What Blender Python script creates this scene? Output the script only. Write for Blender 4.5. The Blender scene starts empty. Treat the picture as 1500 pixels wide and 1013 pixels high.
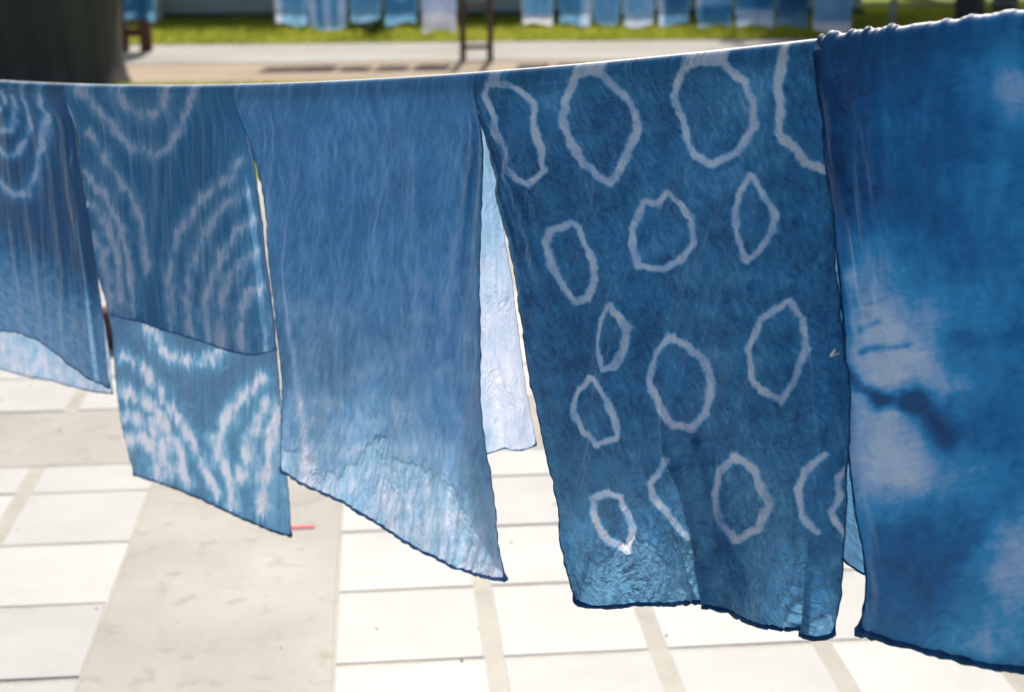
import bpy, math
import numpy as np
from mathutils import Vector

rng = np.random.default_rng(7)
S = bpy.context.scene
COL = S.collection

# ------------------------------------------------------------------ camera, world, sun, exposure
CAM_H, PITCH, F_PX = 1.75, math.radians(17.5), 2083.0
cam = bpy.data.cameras.new('camera'); cam_o = bpy.data.objects.new('camera', cam); COL.objects.link(cam_o)
cam_o.location = (0, 0, CAM_H); cam_o.rotation_euler = (math.pi/2 - PITCH, 0, 0)
cam.lens = 50; cam.sensor_width = 36; cam.clip_start = .05; cam.clip_end = 1000
cam.dof.use_dof = True; cam.dof.focus_distance = 2.0; cam.dof.aperture_fstop = 4.2
S.camera = cam_o

SUN_EL = math.radians(46); SUN_AZ = math.radians(4)      # azimuth from +Y towards +X: the sun stands beyond the line
w = bpy.data.worlds.new('World'); S.world = w; w.use_nodes = True
nt = w.node_tree; bg = nt.nodes['Background']
sky = nt.nodes.new('ShaderNodeTexSky'); sky.sky_type = 'NISHITA'; sky.sun_disc = False
sky.sun_elevation = SUN_EL; sky.sun_rotation = SUN_AZ; sky.dust_density = 3.; sky.ozone_density = .4
nt.links.new(sky.outputs[0], bg.inputs[0]); bg.inputs[1].default_value = .10
sun = bpy.data.lights.new('sun', 'SUN'); sun.energy = 4.8; sun.angle = math.radians(.9); sun.color = (1, .95, .87)
sun_o = bpy.data.objects.new('sun', sun); COL.objects.link(sun_o)
sd = Vector((math.sin(SUN_AZ)*math.cos(SUN_EL), math.cos(SUN_AZ)*math.cos(SUN_EL), math.sin(SUN_EL)))
sun_o.rotation_euler = sd.to_track_quat('Z', 'Y').to_euler(); sun_o.location = (0, 0, 20)
S.view_settings.view_transform = 'Standard'; S.view_settings.look = 'None'
S.view_settings.exposure = .2; S.view_settings.gamma = 1
S.render.engine = 'CYCLES'
S.cycles.max_bounces = 5; S.cycles.diffuse_bounces = 3; S.cycles.transmission_bounces = 4; S.cycles.transparent_max_bounces = 4
S.cycles.use_denoising = True; S.cycles.use_adaptive_sampling = True; S.cycles.adaptive_threshold = .03
S.cycles.sample_clamp_indirect = 6

# ------------------------------------------------------------------ geometry helpers
FWD = np.array([0, math.cos(PITCH), -math.sin(PITCH)]); UP = np.array([0, math.sin(PITCH), math.cos(PITCH)])
RIGHT = np.array([1., 0, 0]); EYE = np.array([0, 0, CAM_H]); ZZ = np.array([0, 0, 1.])
def ray(px, py):
    px = np.asarray(px, float)[..., None]; py = np.asarray(py, float)[..., None]
    return FWD*F_PX + RIGHT*(px - 750) + UP*(506.5 - py)
def on_plane(px, py, p0, n):
    d = ray(px, py); t = ((p0 - EYE) @ n) / (d @ n)
    return EYE + d*np.asarray(t)[..., None]
YAW = math.radians(5.5)                                    # paving, lawn, road and wall share one direction
EP = np.array([math.cos(YAW), math.sin(YAW), 0]); EQ = np.array([-math.sin(YAW), math.cos(YAW), 0])
def G(p, q, z=0.): return EP*p + EQ*q + ZZ*z
def ground_pq(px, py, z=0.):
    P = on_plane(px, py, np.array([0, 0, z]), ZZ); return P @ EP, P @ EQ

def lin(a): a = np.asarray(a, float)/255.; return tuple(np.where(a <= .04045, a/12.92, ((a+.055)/1.055)**2.4))
def sstep(a, b, x): t = np.clip((x-a)/(b-a), 0, 1); return t*t*(3-2*t)

def gnoise(x, y, seed=0):                                   # gradient noise, about -1..1
    r = np.random.default_rng(seed); perm = r.permutation(512); ang = r.uniform(0, 2*np.pi, 512)
    gx, gy = np.cos(ang), np.sin(ang)
    xi, yi = np.floor(x).astype(int), np.floor(y).astype(int); xf, yf = x-xi, y-yi
    u = xf**3*(xf*(xf*6-15)+10); v = yf**3*(yf*(yf*6-15)+10)
    def g(i, j):
        h = perm[(perm[(xi+i) & 511] + yi + j) & 511]; return gx[h]*(xf-i) + gy[h]*(yf-j)
    return 1.5*((g(0,0)*(1-u)+g(1,0)*u)*(1-v) + (g(0,1)*(1-u)+g(1,1)*u)*v)
def fbm(x, y, o=4, seed=0):
    s = 0; a = 1; t = 0
    for k in range(o): s = s + a*gnoise(x*2**k, y*2**k, seed+k); t += a; a *= .5
    return s/t
def ridge(x, y, o=3, seed=0):                               # sharp crease lines, 0..1
    s = 0; a = 1; t = 0
    for k in range(o): s = s + a*(1.05-np.sqrt(gnoise(x*2**k, y*2**k, seed+k)**2+.07))**2; t += a; a *= .5
    return s/t

def mesh_np(name, V, Fq, smooth=True, attrs=None):
    V = np.asarray(V, np.float32).reshape(-1, 3); Fq = np.asarray(Fq, np.int32); k = Fq.shape[1]
    me = bpy.data.meshes.new(name); me.vertices.add(len(V)); me.vertices.foreach_set('co', V.ravel())
    me.loops.add(Fq.size); me.loops.foreach_set('vertex_index', Fq.ravel())
    me.polygons.add(len(Fq)); me.polygons.foreach_set('loop_start', np.arange(0, Fq.size, k, dtype=np.int32))
    me.polygons.foreach_set('loop_total', np.full(len(Fq), k, np.int32))
    me.polygons.foreach_set('use_smooth', np.full(len(Fq), smooth))
    for an, a in (attrs or {}).items():
        at = me.attributes.new(an, 'FLOAT', 'POINT'); at.data.foreach_set('value', np.asarray(a, np.float32).ravel())
    me.update(calc_edges=True); me.validate(); return me
def grid_faces(nr, nc):
    i = np.arange(nr*nc).reshape(nr, nc)
    return np.stack([i[:-1,:-1], i[1:,:-1], i[1:,1:], i[:-1,1:]], -1).reshape(-1, 4)
def ob(name, me, mat, parent=None, kind=None, label=None, cat=None, group=None, loc=None):
    o = bpy.data.objects.new(name, me); COL.objects.link(o)
    if mat and me and not me.materials: me.materials.append(mat)
    if parent: o.parent = parent
    if loc is not None: o.location = loc
    for k, v in (('kind', kind), ('label', label), ('category', cat), ('group', group)):
        if v: o[k] = v
    return o
def empty(name, label, cat, loc=(0, 0, 0), group=None):
    return ob(name, None, None, label=label, cat=cat, group=group, loc=tuple(loc))

class MB:
    def __init__(s): s.v = []; s.f = []; s.n = 0
    def add(s, V, F):
        V = np.asarray(V, float).reshape(-1, 3); s.v.append(V); s.f.append(np.asarray(F)+s.n); s.n += len(V); return s
    def box(s, c, sx, sy, sz, ax=None, bev=0.):
        ax = np.eye(3) if ax is None else ax
        b = min(bev, sx*.45, sy*.45, sz*.45)
        if b <= 0:
            q = np.array([[x, y, z] for z in (-1, 1) for y in (-1, 1) for x in (-1, 1)], float)*[sx/2, sy/2, sz/2]
            F = [[0,2,3,1],[4,5,7,6],[0,1,5,4],[1,3,7,5],[3,2,6,7],[2,0,4,6]]
        else:                                              # chamfered: three stacked rings of 8 would be heavy; 4 rings of 4 suffice
            q = []
            for z, k in ((-sz/2, b), (-sz/2+b, 0), (sz/2-b, 0), (sz/2, b)):
                for x, y in ((-1,-1),(1,-1),(1,1),(-1,1)): q.append([x*(sx/2-k), y*(sy/2-k), z])
            q = np.array(q); F = [[3,2,1,0],[12,13,14,15]]
            for r in range(3):
                for k in range(4): F.append([r*4+k, r*4+(k+1)%4, r*4+4+(k+1)%4, r*4+4+k])
        return s.add(q @ ax + np.asarray(c, float), F)
    def tube(s, P, R, n=8, cap=True, rough=0., seed=0):
        P = np.asarray(P, float); R = np.broadcast_to(np.asarray(R, float), (len(P),))
        T = np.gradient(P, axis=0); T /= np.linalg.norm(T, axis=1)[:, None]+1e-12
        ref = np.array([0, 0, 1.]) if abs(T[0][2]) < .9 else np.array([1., 0, 0])
        A = np.cross(T, ref); A /= np.linalg.norm(A, axis=1)[:, None]+1e-9; B = np.cross(T, A)
        th = np.linspace(0, 2*np.pi, n, endpoint=False)
        rad = R[:, None]*np.ones(n)[None]
        if rough:
            i = np.arange(len(P))[:, None]*.7; rad = rad*(1+rough*(gnoise(np.cos(th)[None]*1.7+i*.25+9, np.sin(th)[None]*1.7+i*.1+5, seed)))
        V = P[:, None] + rad[..., None]*(np.cos(th)[None, :, None]*A[:, None] + np.sin(th)[None, :, None]*B[:, None])
        i = np.arange(len(P)*n).reshape(len(P), n); j = np.roll(i, -1, 1)
        F = np.stack([i[:-1], j[:-1], j[1:], i[1:]], -1).reshape(-1, 4)
        s.add(V, F)
        if cap:
            for k in (0, -1):
                c = np.vstack([V[k], P[k]]); m = np.arange(n)
                s.add(c, np.stack([m, (m+1) % n, np.full(n, n), np.full(n, n)], -1))
        return s
    def mesh(s, name, smooth=True, origin=None):
        V = np.vstack(s.v); V = V - (np.asarray(origin) if origin is not None else 0)
        faces = [list(dict.fromkeys(f)) for F in s.f for f in F.tolist()]
        me = bpy.data.meshes.new(name); me.from_pydata(V.tolist(), [], faces)
        me.polygons.foreach_set('use_smooth', [smooth]*len(me.polygons)); me.update(); return me

# ------------------------------------------------------------------ materials
def newmat(name):
    m = bpy.data.materials.new(name); m.use_nodes = True; n = m.node_tree; n.nodes.clear()
    out = n.nodes.new('ShaderNodeOutputMaterial'); return m, n, out
def nd(n, t, **kw):
    x = n.nodes.new(t)
    for k, v in kw.items():
        if k[0] == 'i' and k[1:].isdigit(): x.inputs[int(k[1:])].default_value = v
        elif k.startswith('_'): x.inputs[k[1:].replace('_', ' ')].default_value = v
        else: setattr(x, k, v)
    return x
def ramp(n, fac, stops):
    r = n.nodes.new('ShaderNodeValToRGB'); e = r.color_ramp.elements
    while len(e) < len(stops): e.new(.5)
    for k, (p, c) in enumerate(stops): e[k].position = p; e[k].color = (*c[:3], 1)
    n.links.new(fac, r.inputs[0]); return r
def surface(name, c0, c1, scale, rough=.85, bump=.3, bscale=None, third=None, dist=.01, stretch=None, vary=0.):
    """two-tone noisy matt surface with fine relief"""
    m, n, out = newmat(name); L = n.links.new
    tc = nd(n, 'ShaderNodeTexCoord'); src = tc.outputs['Object']
    if vary:
        geo = nd(n, 'ShaderNodeObjectInfo'); ad = nd(n, 'ShaderNodeVectorMath', operation='ADD')
        mul = nd(n, 'ShaderNodeMath', operation='MULTIPLY', i1=37.); L(geo.outputs['Random'], mul.inputs[0])
        L(src, ad.inputs[0]); L(mul.outputs[0], ad.inputs[1]); src = ad.outputs[0]
    if stretch:
        mp = nd(n, 'ShaderNodeMapping'); mp.inputs['Scale'].default_value = stretch; L(src, mp.inputs[0]); src = mp.outputs[0]
    a = nd(n, 'ShaderNodeTexNoise', _Scale=scale, _Detail=8., _Roughness=.65); L(src, a.inputs['Vector'])
    stops = [(.3, c0), (.7, c1)]
    r = ramp(n, a.outputs[0], stops); col = r.outputs[0]
    if third:
        b = nd(n, 'ShaderNodeTexNoise', _Scale=scale*6.3, _Detail=5.); L(src, b.inputs['Vector'])
        rr = ramp(n, b.outputs[0], [(.56, (0,0,0)), (.72, (1,1,1))])
        mx = nd(n, 'ShaderNodeMix', data_type='RGBA'); L(rr.outputs[0], mx.inputs[0]); L(col, mx.inputs[6]); mx.inputs[7].default_value = (*third, 1); col = mx.outputs[2]
    if vary:
        hs = nd(n, 'ShaderNodeHueSaturation'); mr = nd(n, 'ShaderNodeMapRange', i3=1-vary, i4=1+vary*.6)
        L(geo.outputs['Random'], mr.inputs[0]); L(mr.outputs[0], hs.inputs['Value']); L(col, hs.inputs['Color']); col = hs.outputs[0]
    p = nd(n, 'ShaderNodeBsdfPrincipled', _Roughness=rough); p.inputs['Specular IOR Level'].default_value = .25
    L(col, p.inputs['Base Color'])
    c = nd(n, 'ShaderNodeTexNoise', _Scale=bscale or scale*8, _Detail=6.); L(src, c.inputs['Vector'])
    bp = nd(n, 'ShaderNodeBump', _Strength=bump, _Distance=dist); L(c.outputs[0], bp.inputs['Height']); L(bp.outputs[0], p.inputs['Normal'])
    L(p.outputs[0], out.inputs[0]); return m

def cloth_mat(name, stops, transl=.45, streak=(90, 14), fine=.10, bump=.25, slant=0., cross=.4, vein=.12, sheer=False):
    """thin dyed cotton: the 'dye' attribute holds how much undyed fibre shows, with some painted fold and crease shade; thread grain and small creases are added here"""
    m, n, out = newmat(name); L = n.links.new
    at = nd(n, 'ShaderNodeAttribute', attribute_name='dye')
    ua = nd(n, 'ShaderNodeAttribute', attribute_name='cu'); va = nd(n, 'ShaderNodeAttribute', attribute_name='cv')
    cx = nd(n, 'ShaderNodeCombineXYZ'); L(ua.outputs['Fac'], cx.inputs[0]); L(va.outputs['Fac'], cx.inputs[1])
    mp = nd(n, 'ShaderNodeMapping'); mp.inputs['Scale'].default_value = (streak[0], streak[1], 1); mp.inputs['Rotation'].default_value = (0, 0, slant)
    mpr = nd(n, 'ShaderNodeMapping'); mpr.inputs['Rotation'].default_value = (0, 0, slant); L(cx.outputs[0], mpr.inputs[0]); mp.inputs['Rotation'].default_value = (0, 0, 0); L(mpr.outputs[0], mp.inputs[0])
    ns = nd(n, 'ShaderNodeTexNoise', _Scale=1., _Detail=6., _Roughness=.6, _Distortion=.6); L(mp.outputs[0], ns.inputs['Vector'])
    n2 = nd(n, 'ShaderNodeTexNoise', _Scale=260., _Detail=3.); L(cx.outputs[0], n2.inputs['Vector'])
    s1 = nd(n, 'ShaderNodeMath', operation='MULTIPLY_ADD', i1=fine*3, i2=-fine*1.5); L(ns.outputs[0], s1.inputs[0])
    s2 = nd(n, 'ShaderNodeMath', operation='MULTIPLY_ADD', i1=fine*.8, i2=-fine*.4); L(n2.outputs[0], s2.inputs[0])
    a1 = nd(n, 'ShaderNodeMath', operation='ADD'); L(at.outputs['Fac'], a1.inputs[0]); L(s1.outputs[0], a1.inputs[1])
    a2 = nd(n, 'ShaderNodeMath', operation='ADD', use_clamp=True); L(a1.outputs[0], a2.inputs[0]); L(s2.outputs[0], a2.inputs[1])
    r = ramp(n, a2.outputs[0], stops)
    # creases: short sharp lines along the hang of the cloth, in two slants, bent by a slow warp
    dn = nd(n, 'ShaderNodeTexNoise', _Scale=7., _Detail=2.); L(cx.outputs[0], dn.inputs['Vector'])
    dm = nd(n, 'ShaderNodeVectorMath', operation='MULTIPLY_ADD'); L(dn.outputs[1], dm.inputs[0]); dm.inputs[1].default_value = (.10, .05, 0); L(cx.outputs[0], dm.inputs[2])
    hsum = None
    for ang, sc, am in ((slant+.15, (48, 15, 1), 1.), (slant-.5, (34, 15, 1), .8), (slant+1.1, (42, 20, 1), cross)):
        r1 = nd(n, 'ShaderNodeMapping'); r1.inputs['Rotation'].default_value = (0, 0, ang); L(dm.outputs[0], r1.inputs[0])
        r2 = nd(n, 'ShaderNodeMapping'); r2.inputs['Scale'].default_value = sc; L(r1.outputs[0], r2.inputs[0])
        nn = nd(n, 'ShaderNodeTexNoise', _Scale=1., _Detail=3., _Roughness=.6); L(r2.outputs[0], nn.inputs['Vector'])
        sb_ = nd(n, 'ShaderNodeMath', operation='SUBTRACT', i1=.5); L(nn.outputs[0], sb_.inputs[0])
        ab = nd(n, 'ShaderNodeMath', operation='ABSOLUTE'); L(sb_.outputs[0], ab.inputs[0])
        sq_ = nd(n, 'ShaderNodeMath', operation='POWER', i1=.95); L(ab.outputs[0], sq_.inputs[0])
        ml = nd(n, 'ShaderNodeMath', operation='MULTIPLY', i1=-am); L(sq_.outputs[0], ml.inputs[0])
        if hsum is None: hsum = ml
        else:
            ad = nd(n, 'ShaderNodeMath', operation='ADD'); L(hsum.outputs[0], ad.inputs[0]); L(ml.outputs[0], ad.inputs[1]); hsum = ad
    pm = nd(n, 'ShaderNodeTexNoise', _Scale=9., _Detail=2.); L(cx.outputs[0], pm.inputs['Vector'])
    pr = nd(n, 'ShaderNodeMapRange', i1=.38, i2=.66, i3=.15, i4=1.); L(pm.outputs[0], pr.inputs[0])
    hm = nd(n, 'ShaderNodeMath', operation='MULTIPLY'); L(hsum.outputs[0], hm.inputs[0]); L(pr.outputs[0], hm.inputs[1])
    bp = nd(n, 'ShaderNodeBump', _Strength=1., _Distance=.026*bump); L(hm.outputs[0], bp.inputs['Height'])
    # dye gathers unevenly in the same creases
    kr = nd(n, 'ShaderNodeMath', operation='MULTIPLY_ADD', i1=vein, i2=vein*.62); L(hsum.outputs[0], kr.inputs[0])
    a3 = nd(n, 'ShaderNodeMath', operation='ADD', use_clamp=True); L(a2.outputs[0], a3.inputs[0]); L(kr.outputs[0], a3.inputs[1]); L(a3.outputs[0], r.inputs[0])
    bp2 = nd(n, 'ShaderNodeBump', _Strength=bump*.3, _Distance=.0008); L(n2.outputs[0], bp2.inputs['Height']); L(bp.outputs[0], bp2.inputs['Normal'])
    df = nd(n, 'ShaderNodeBsdfDiffuse', _Roughness=.6); L(r.outputs[0], df.inputs[0]); L(bp2.outputs[0], df.inputs['Normal'])
    lg = nd(n, 'ShaderNodeGamma', i1=.82); L(r.outputs[0], lg.inputs[0])
    lt = nd(n, 'ShaderNodeMix', data_type='RGBA', i0=.12); L(lg.outputs[0], lt.inputs[6]); lt.inputs[7].default_value = (.9, .9, .95, 1)
    tr = nd(n, 'ShaderNodeBsdfTranslucent'); L(lt.outputs[2], tr.inputs[0]); L(bp2.outputs[0], tr.inputs['Normal'])
    m1 = nd(n, 'ShaderNodeMixShader', i0=transl); L(df.outputs[0], m1.inputs[1]); L(tr.outputs[0], m1.inputs[2])
    gl = nd(n, 'ShaderNodeBsdfGlossy', _Roughness=.58); gl.inputs[0].default_value = (1, 1, 1, 1)
    fr = nd(n, 'ShaderNodeFresnel', _IOR=1.22)
    m2 = nd(n, 'ShaderNodeMixShader'); L(fr.outputs[0], m2.inputs[0]); L(m1.outputs[0], m2.inputs[1]); L(gl.outputs[0], m2.inputs[2])
    if not sheer: L(m2.outputs[0], out.inputs[0]); return m
    op = nd(n, 'ShaderNodeAttribute', attribute_name='sheer'); tp = nd(n, 'ShaderNodeBsdfTransparent'); L(lt.outputs[2], tp.inputs[0])  # added transparency, softens the back flap's shadow on the front flap
    on = nd(n, 'ShaderNodeMath', operation='MULTIPLY', i1=.85); L(op.outputs['Fac'], on.inputs[0])
    m3 = nd(n, 'ShaderNodeMixShader'); L(on.outputs[0], m3.inputs[0]); L(m2.outputs[0], m3.inputs[1]); L(tp.outputs[0], m3.inputs[2])
    L(m3.outputs[0], out.inputs[0]); return m

BLUE = [(0, (.02, .13, .31)), (.3, (.07, .28, .54)), (.55, (.22, .46, .72)), (.8, (.60, .68, .88)), (1, (.88, .88, .93))]
DEEP = [(0, (.002, .045, .17)), (.3, (.003, .185, .46)), (.55, (.04, .40, .74)), (.8, (.50, .64, .88)), (1, (.84, .86, .93))]
TEAL = [(0, (.004, .09, .25)), (.3, (.03, .25, .51)), (.55, (.18, .46, .73)), (.8, (.60, .68, .88)), (1, (.88, .88, .93))]
M_soft = cloth_mat('cotton_soft_blue', BLUE, .47, (60, 14), .10, .8, .15, .3, .05)
M_ring = cloth_mat('cotton_ring_dyed', TEAL, .44, (70, 24), .05, 1.1, .45, 1., .05)
M_soft_thin = cloth_mat('cotton_soft_sheer', BLUE, .55, (60, 14), .08, .35, .15, .3, .03, True)
M_ring_thin = cloth_mat('cotton_ring_sheer', TEAL, .44, (70, 24), .09, .6, .45, .7, .04, True)
M_band = cloth_mat('cotton_stitched', TEAL, .33, (140, 10), .08, .45, 0., .1, .04)
M_teal = cloth_mat('cotton_deep_teal', TEAL, .40, (160, 8), .04, .3, 0., .1, .03)
M_deep = cloth_mat('cotton_deep_blue', DEEP, .44, (14, 20), .09, .5, .2, .5, .02)
M_hem = surface('rolled_hem', (.008, .055, .15), (.022, .11, .25), 60, .9, .3, 300)
M_hem_pale = surface('rolled_hem_pale', (.05, .16, .34), (.16, .28, .5), 60, .9, .3, 300)
M_rope = surface('rope_fibre', (.45, .43, .38), (.6, .58, .52), 120, .9, .5, 500)
M_tile = surface('pale_tile', (.47, .46, .437), (.555, .545, .52), 3.2, .7, .12, 90, dist=.004, vary=.09, third=(.52, .505, .475))
M_bed = surface('joint_mortar', (.42, .395, .34), (.54, .51, .45), 9, .95, .6, 160)
M_conc = surface('band_concrete', (.37, .35, .31), (.48, .455, .41), 2.3, .9, .25, 120, third=(.35, .325, .28), dist=.005)
M_sand = surface('sandy_ground', (.34, .265, .19), (.45, .36, .265), .6, .95, .5, 40)
M_soil = surface('dark_turf', (.07, .085, .03), (.15, .14, .07), 1.1, .95, .6, 30)
M_road = surface('road_concrete', (.33, .315, .28), (.43, .41, .375), .5, .9, .3, 50)
M_lawn = surface('lawn_soil', (.14, .20, .015), (.24, .28, .04), 1.2, .95, .6, 30)
M_grass, _n, _o = newmat('grass_blade')
_tc = nd(_n, 'ShaderNodeTexCoord'); _a = nd(_n, 'ShaderNodeTexNoise', _Scale=1.1, _Detail=6.); _n.links.new(_tc.outputs['Object'], _a.inputs['Vector'])
_r = ramp(_n, _a.outputs[0], [(.3, (.27, .32, .03)), (.68, (.54, .53, .09))])
_d = nd(_n, 'ShaderNodeBsdfDiffuse'); _t = nd(_n, 'ShaderNodeBsdfTranslucent'); _m = nd(_n, 'ShaderNodeMixShader', i0=.5)
_n.links.new(_r.outputs[0], _d.inputs[0]); _n.links.new(_r.outputs[0], _t.inputs[0]); _n.links.new(_d.outputs[0], _m.inputs[1]); _n.links.new(_t.outputs[0], _m.inputs[2]); _n.links.new(_m.outputs[0], _o.inputs[0])
M_bark = surface('bark', (.055, .055, .053), (.11, .108, .102), 5, .95, 1., 14, dist=.05, stretch=(1, 1, .12))
M_leaf = surface('leaf', (.03, .07, .012), (.07, .13, .02), 2, .6, .1)
M_wall = surface('painted_wall', (.42, .48, .455), (.50, .56, .53), .7, .8, .1, 20)
M_trim = surface('pale_render', (.62, .63, .61), (.7, .7, .68), 1.2, .85, .2, 30)
M_base_strip = surface('dark_base_strip', (.05, .06, .055), (.09, .10, .09), 2, .9, .3, 20)
M_wood = surface('weathered_timber', (.10, .07, .05), (.17, .125, .09), 6, .85, .5, 25, stretch=(1, 1, .15))
M_redwood = surface('red_brown_timber', (.09, .04, .03), (.15, .07, .05), 6, .85, .5, 25, stretch=(1, 1, .15))
M_metal = surface('galvanised', (.32, .32, .3), (.42, .42, .4), 8, .6, .1)
M_red = surface('red_tape', (.75, .10, .12), (.85, .18, .18), 30, .6, .2)
M_pin = surface('white_pin', (.75, .75, .7), (.85, .85, .8), 50, .4, .1)

# ------------------------------------------------------------------ the ground
def sheet(name, p0, p1, q0, q1, z, mat, nx=2, ny=2, amp=0., seed=0):
    P, Q = np.meshgrid(np.linspace(p0, p1, nx), np.linspace(q0, q1, ny))
    if amp: Q = Q + amp*fbm(P*1.3, Q*.7+seed, 3, seed)*((Q < q0+.01) | (Q > q1-.01))
    V = P[..., None]*EP + Q[..., None]*EQ + z*ZZ
    return ob(name, mesh_np(name, V, grid_faces(ny, nx)[:, ::-1], True), mat, kind='structure')
sheet('ground', -300, 300, -60, 500, -.034, M_soil)  # unseen turf, kept dark to cut light bounced onto the scarves
sheet('sand_path', -60, 60, 14.2, 16.6, -.030, M_sand)
sheet('lawn', -40, 40, 9.3, 14.35, -.022, M_lawn, 200, 2, .12, 3)
sheet('road', -60, 60, 16.35, 18.55, -.022, M_road, 300, 2, .10, 5)
sheet('far_lawn', -80, 80, 18.55, 120, -.018, M_lawn, 200, 2, .15, 8)

# paving: mortar bed, concrete bands, single tiles
TW, TQ = .403, .373                                        # tile pitch across / along
pav = sheet('pavement', -9, 9, .2, 9.25, .0004, M_bed)
bp_l, _ = ground_pq(114, 1009); bp_r, bq = ground_pq(486, 1009)
_, qb0 = ground_pq(100, 682); _, qb1 = ground_pq(100, 603); _, q_row = ground_pq(708, 860)
def slab(name, p0, p1, q0, q1, z, mat):
    mb = MB(); n = 24
    mb.box(G((p0+p1)/2, (q0+q1)/2, z-.01), p1-p0, q1-q0, .02, np.array([EP, EQ, ZZ]), .002)
    return ob(name, mb.mesh(name, False), mat, parent=pav)
slab('concrete_band', bp_l, bp_r, .25, 9.2, .0035, M_conc)
slab('concrete_band', -8.9, bp_l-.002, qb0, qb1, .002, M_conc)
slab('concrete_band', bp_r+.002, 8.9, qb0, qb1, .002, M_conc)
def tile_mesh(wd, ln, k):
    return MB().box((0, 0, 0), wd, ln, .03, None, .003).mesh('paving_tile', False)
tile_meshes = {}
def tile_at(p0, p1, q0, q1, z):
    key = (round(p1-p0, 3), round(q1-q0, 3))
    if key not in tile_meshes:
        tile_meshes[key] = tile_mesh(key[0], key[1], 0)
    o = ob('paving_tile', tile_meshes[key], M_tile, parent=pav, loc=G((p0+p1)/2, (q0+q1)/2, z))
    o.rotation_euler = (rng.normal(0, .0015), rng.normal(0, .0015), YAW + rng.normal(0, .002)); return o
rows = []
q = q_row - TQ*14
while q < 9.2:
    a, b = q+.007, q+TQ-.007
    if b > qb0 and a < qb1:
        if a < qb0-.08: rows.append((a, qb0-.006))
        if b > qb1+.08: rows.append((qb1+.006, b))
    elif b <= 9.2 and a > .25: rows.append((a, b))
    q += TQ
cols = []
p = bp_r + .006
while p + TW < 8.8: cols.append((p, p+TW-.044)); p += TW
p = bp_l - .006
while p - TW > -8.8: cols.append((p-TW+.044, p)); p -= TW
cand = []
for (p0, p1) in cols:
    for (q0, q1) in rows:
        c = G((p0+p1)/2, (q0+q1)/2, 0) - EYE; d = c @ FWD
        if d > .5:
            px, py = 750+F_PX*(c @ RIGHT)/d, 506.5-F_PX*(c @ UP)/d
            vis = -200 < px < 1700 and 200 < py < 1150
        else: vis = False
        cand.append((not vis, c @ c, p0, p1, q0, q1))
cand.sort()
far = MB()
for i, (nv, _, p0, p1, q0, q1) in enumerate(cand):
    z = -.0115 + rng.normal(0, .0008)
    if i < 290 and not nv: tile_at(p0, p1, q0, q1, z)
    else: far.box(G((p0+p1)/2, (q0+q1)/2, z), p1-p0, q1-q0, .03, np.array([EP, EQ, ZZ]), 0)
ob('outlying_tiles', far.mesh('outlying_tiles', False), M_tile, parent=pav, kind='stuff')

# ------------------------------------------------------------------ the clothesline: a sagging rope in a vertical plane at 45 degrees to the view
D0 = 3.0
def at_depth(px, py, d): r = ray(px, py); return EYE + r/F_PX*d
A3 = at_depth(100., 125., D0); B3 = at_depth(1205., 58., .556*D0)
ROPE_DIR = (B3-A3)*[1, 1, 0]; ROPE_DIR /= np.linalg.norm(ROPE_DIR)
NRM = np.cross(ROPE_DIR, ZZ); NRM *= -np.sign(NRM @ (A3-EYE)); NRM /= np.linalg.norm(NRM)   # faces the camera
P0 = A3*[1, 1, 0]
top_px = np.array([(0, 118), (50, 122), (100, 125), (200, 126.5), (350, 125), (500, 116.5), (705, 107), (900, 92), (1050, 78), (1205, 60), (1350, 40), (1500, 20)], float)
tp3 = on_plane(top_px[:, 0], top_px[:, 1], P0, NRM)
s_t = (tp3-P0) @ ROPE_DIR; zfit = np.polyfit(s_t, tp3[:, 2]-.012, 3)          # the scarves' crest, not the rope's core, is what shows
s_lo, s_hi = s_t[0]-.05, s_t[-1]+.02
def rope_z(s):
    s = np.asarray(s, float); z = np.polyval(zfit, np.clip(s, s_lo, s_hi)); dz = np.polyder(zfit)
    return z + np.polyval(dz, s_lo)*np.minimum(s-s_lo, 0) + np.polyval(dz, s_hi)*np.maximum(s-s_hi, 0)
def s_of(px):
    py = np.interp(px, top_px[:, 0], top_px[:, 1]); py = py + (px > 1500)*(px-1500)*-.137 + (px < 0)*(px*.09)
    return (on_plane(px, py, P0, NRM)-P0) @ ROPE_DIR, py
def rope_pt(s): s = np.asarray(s, float); return P0 + s[..., None]*ROPE_DIR + rope_z(s)[..., None]*ZZ
RR = .014
sa, sb = s_of(-420.)[0], s_of(2150.)[0]
rp = rope_pt(np.linspace(sa-.9, sb+.35, 160)) - ZZ*0
line = empty('clothesline', 'long sagging rope between two posts with five blue scarves folded over it', 'clothesline', P0)
def lo(o_parent, V): return np.asarray(V) - np.array(o_parent.location)
ob('rope', MB().tube(lo(line, rp-ZZ*.004), .0085, 10).mesh('rope'), M_rope, parent=line)
for e, kx in ((rp[0], -1), (rp[-1], 1)):
    zt = e[2]+.16
    mb = MB().tube([lo(line, (e[0], e[1], z)) for z in np.linspace(-.03, zt, 12)], .038, 12, rough=.05, seed=3)
    ob('post', mb.mesh('post'), M_wood, parent=line)

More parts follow.
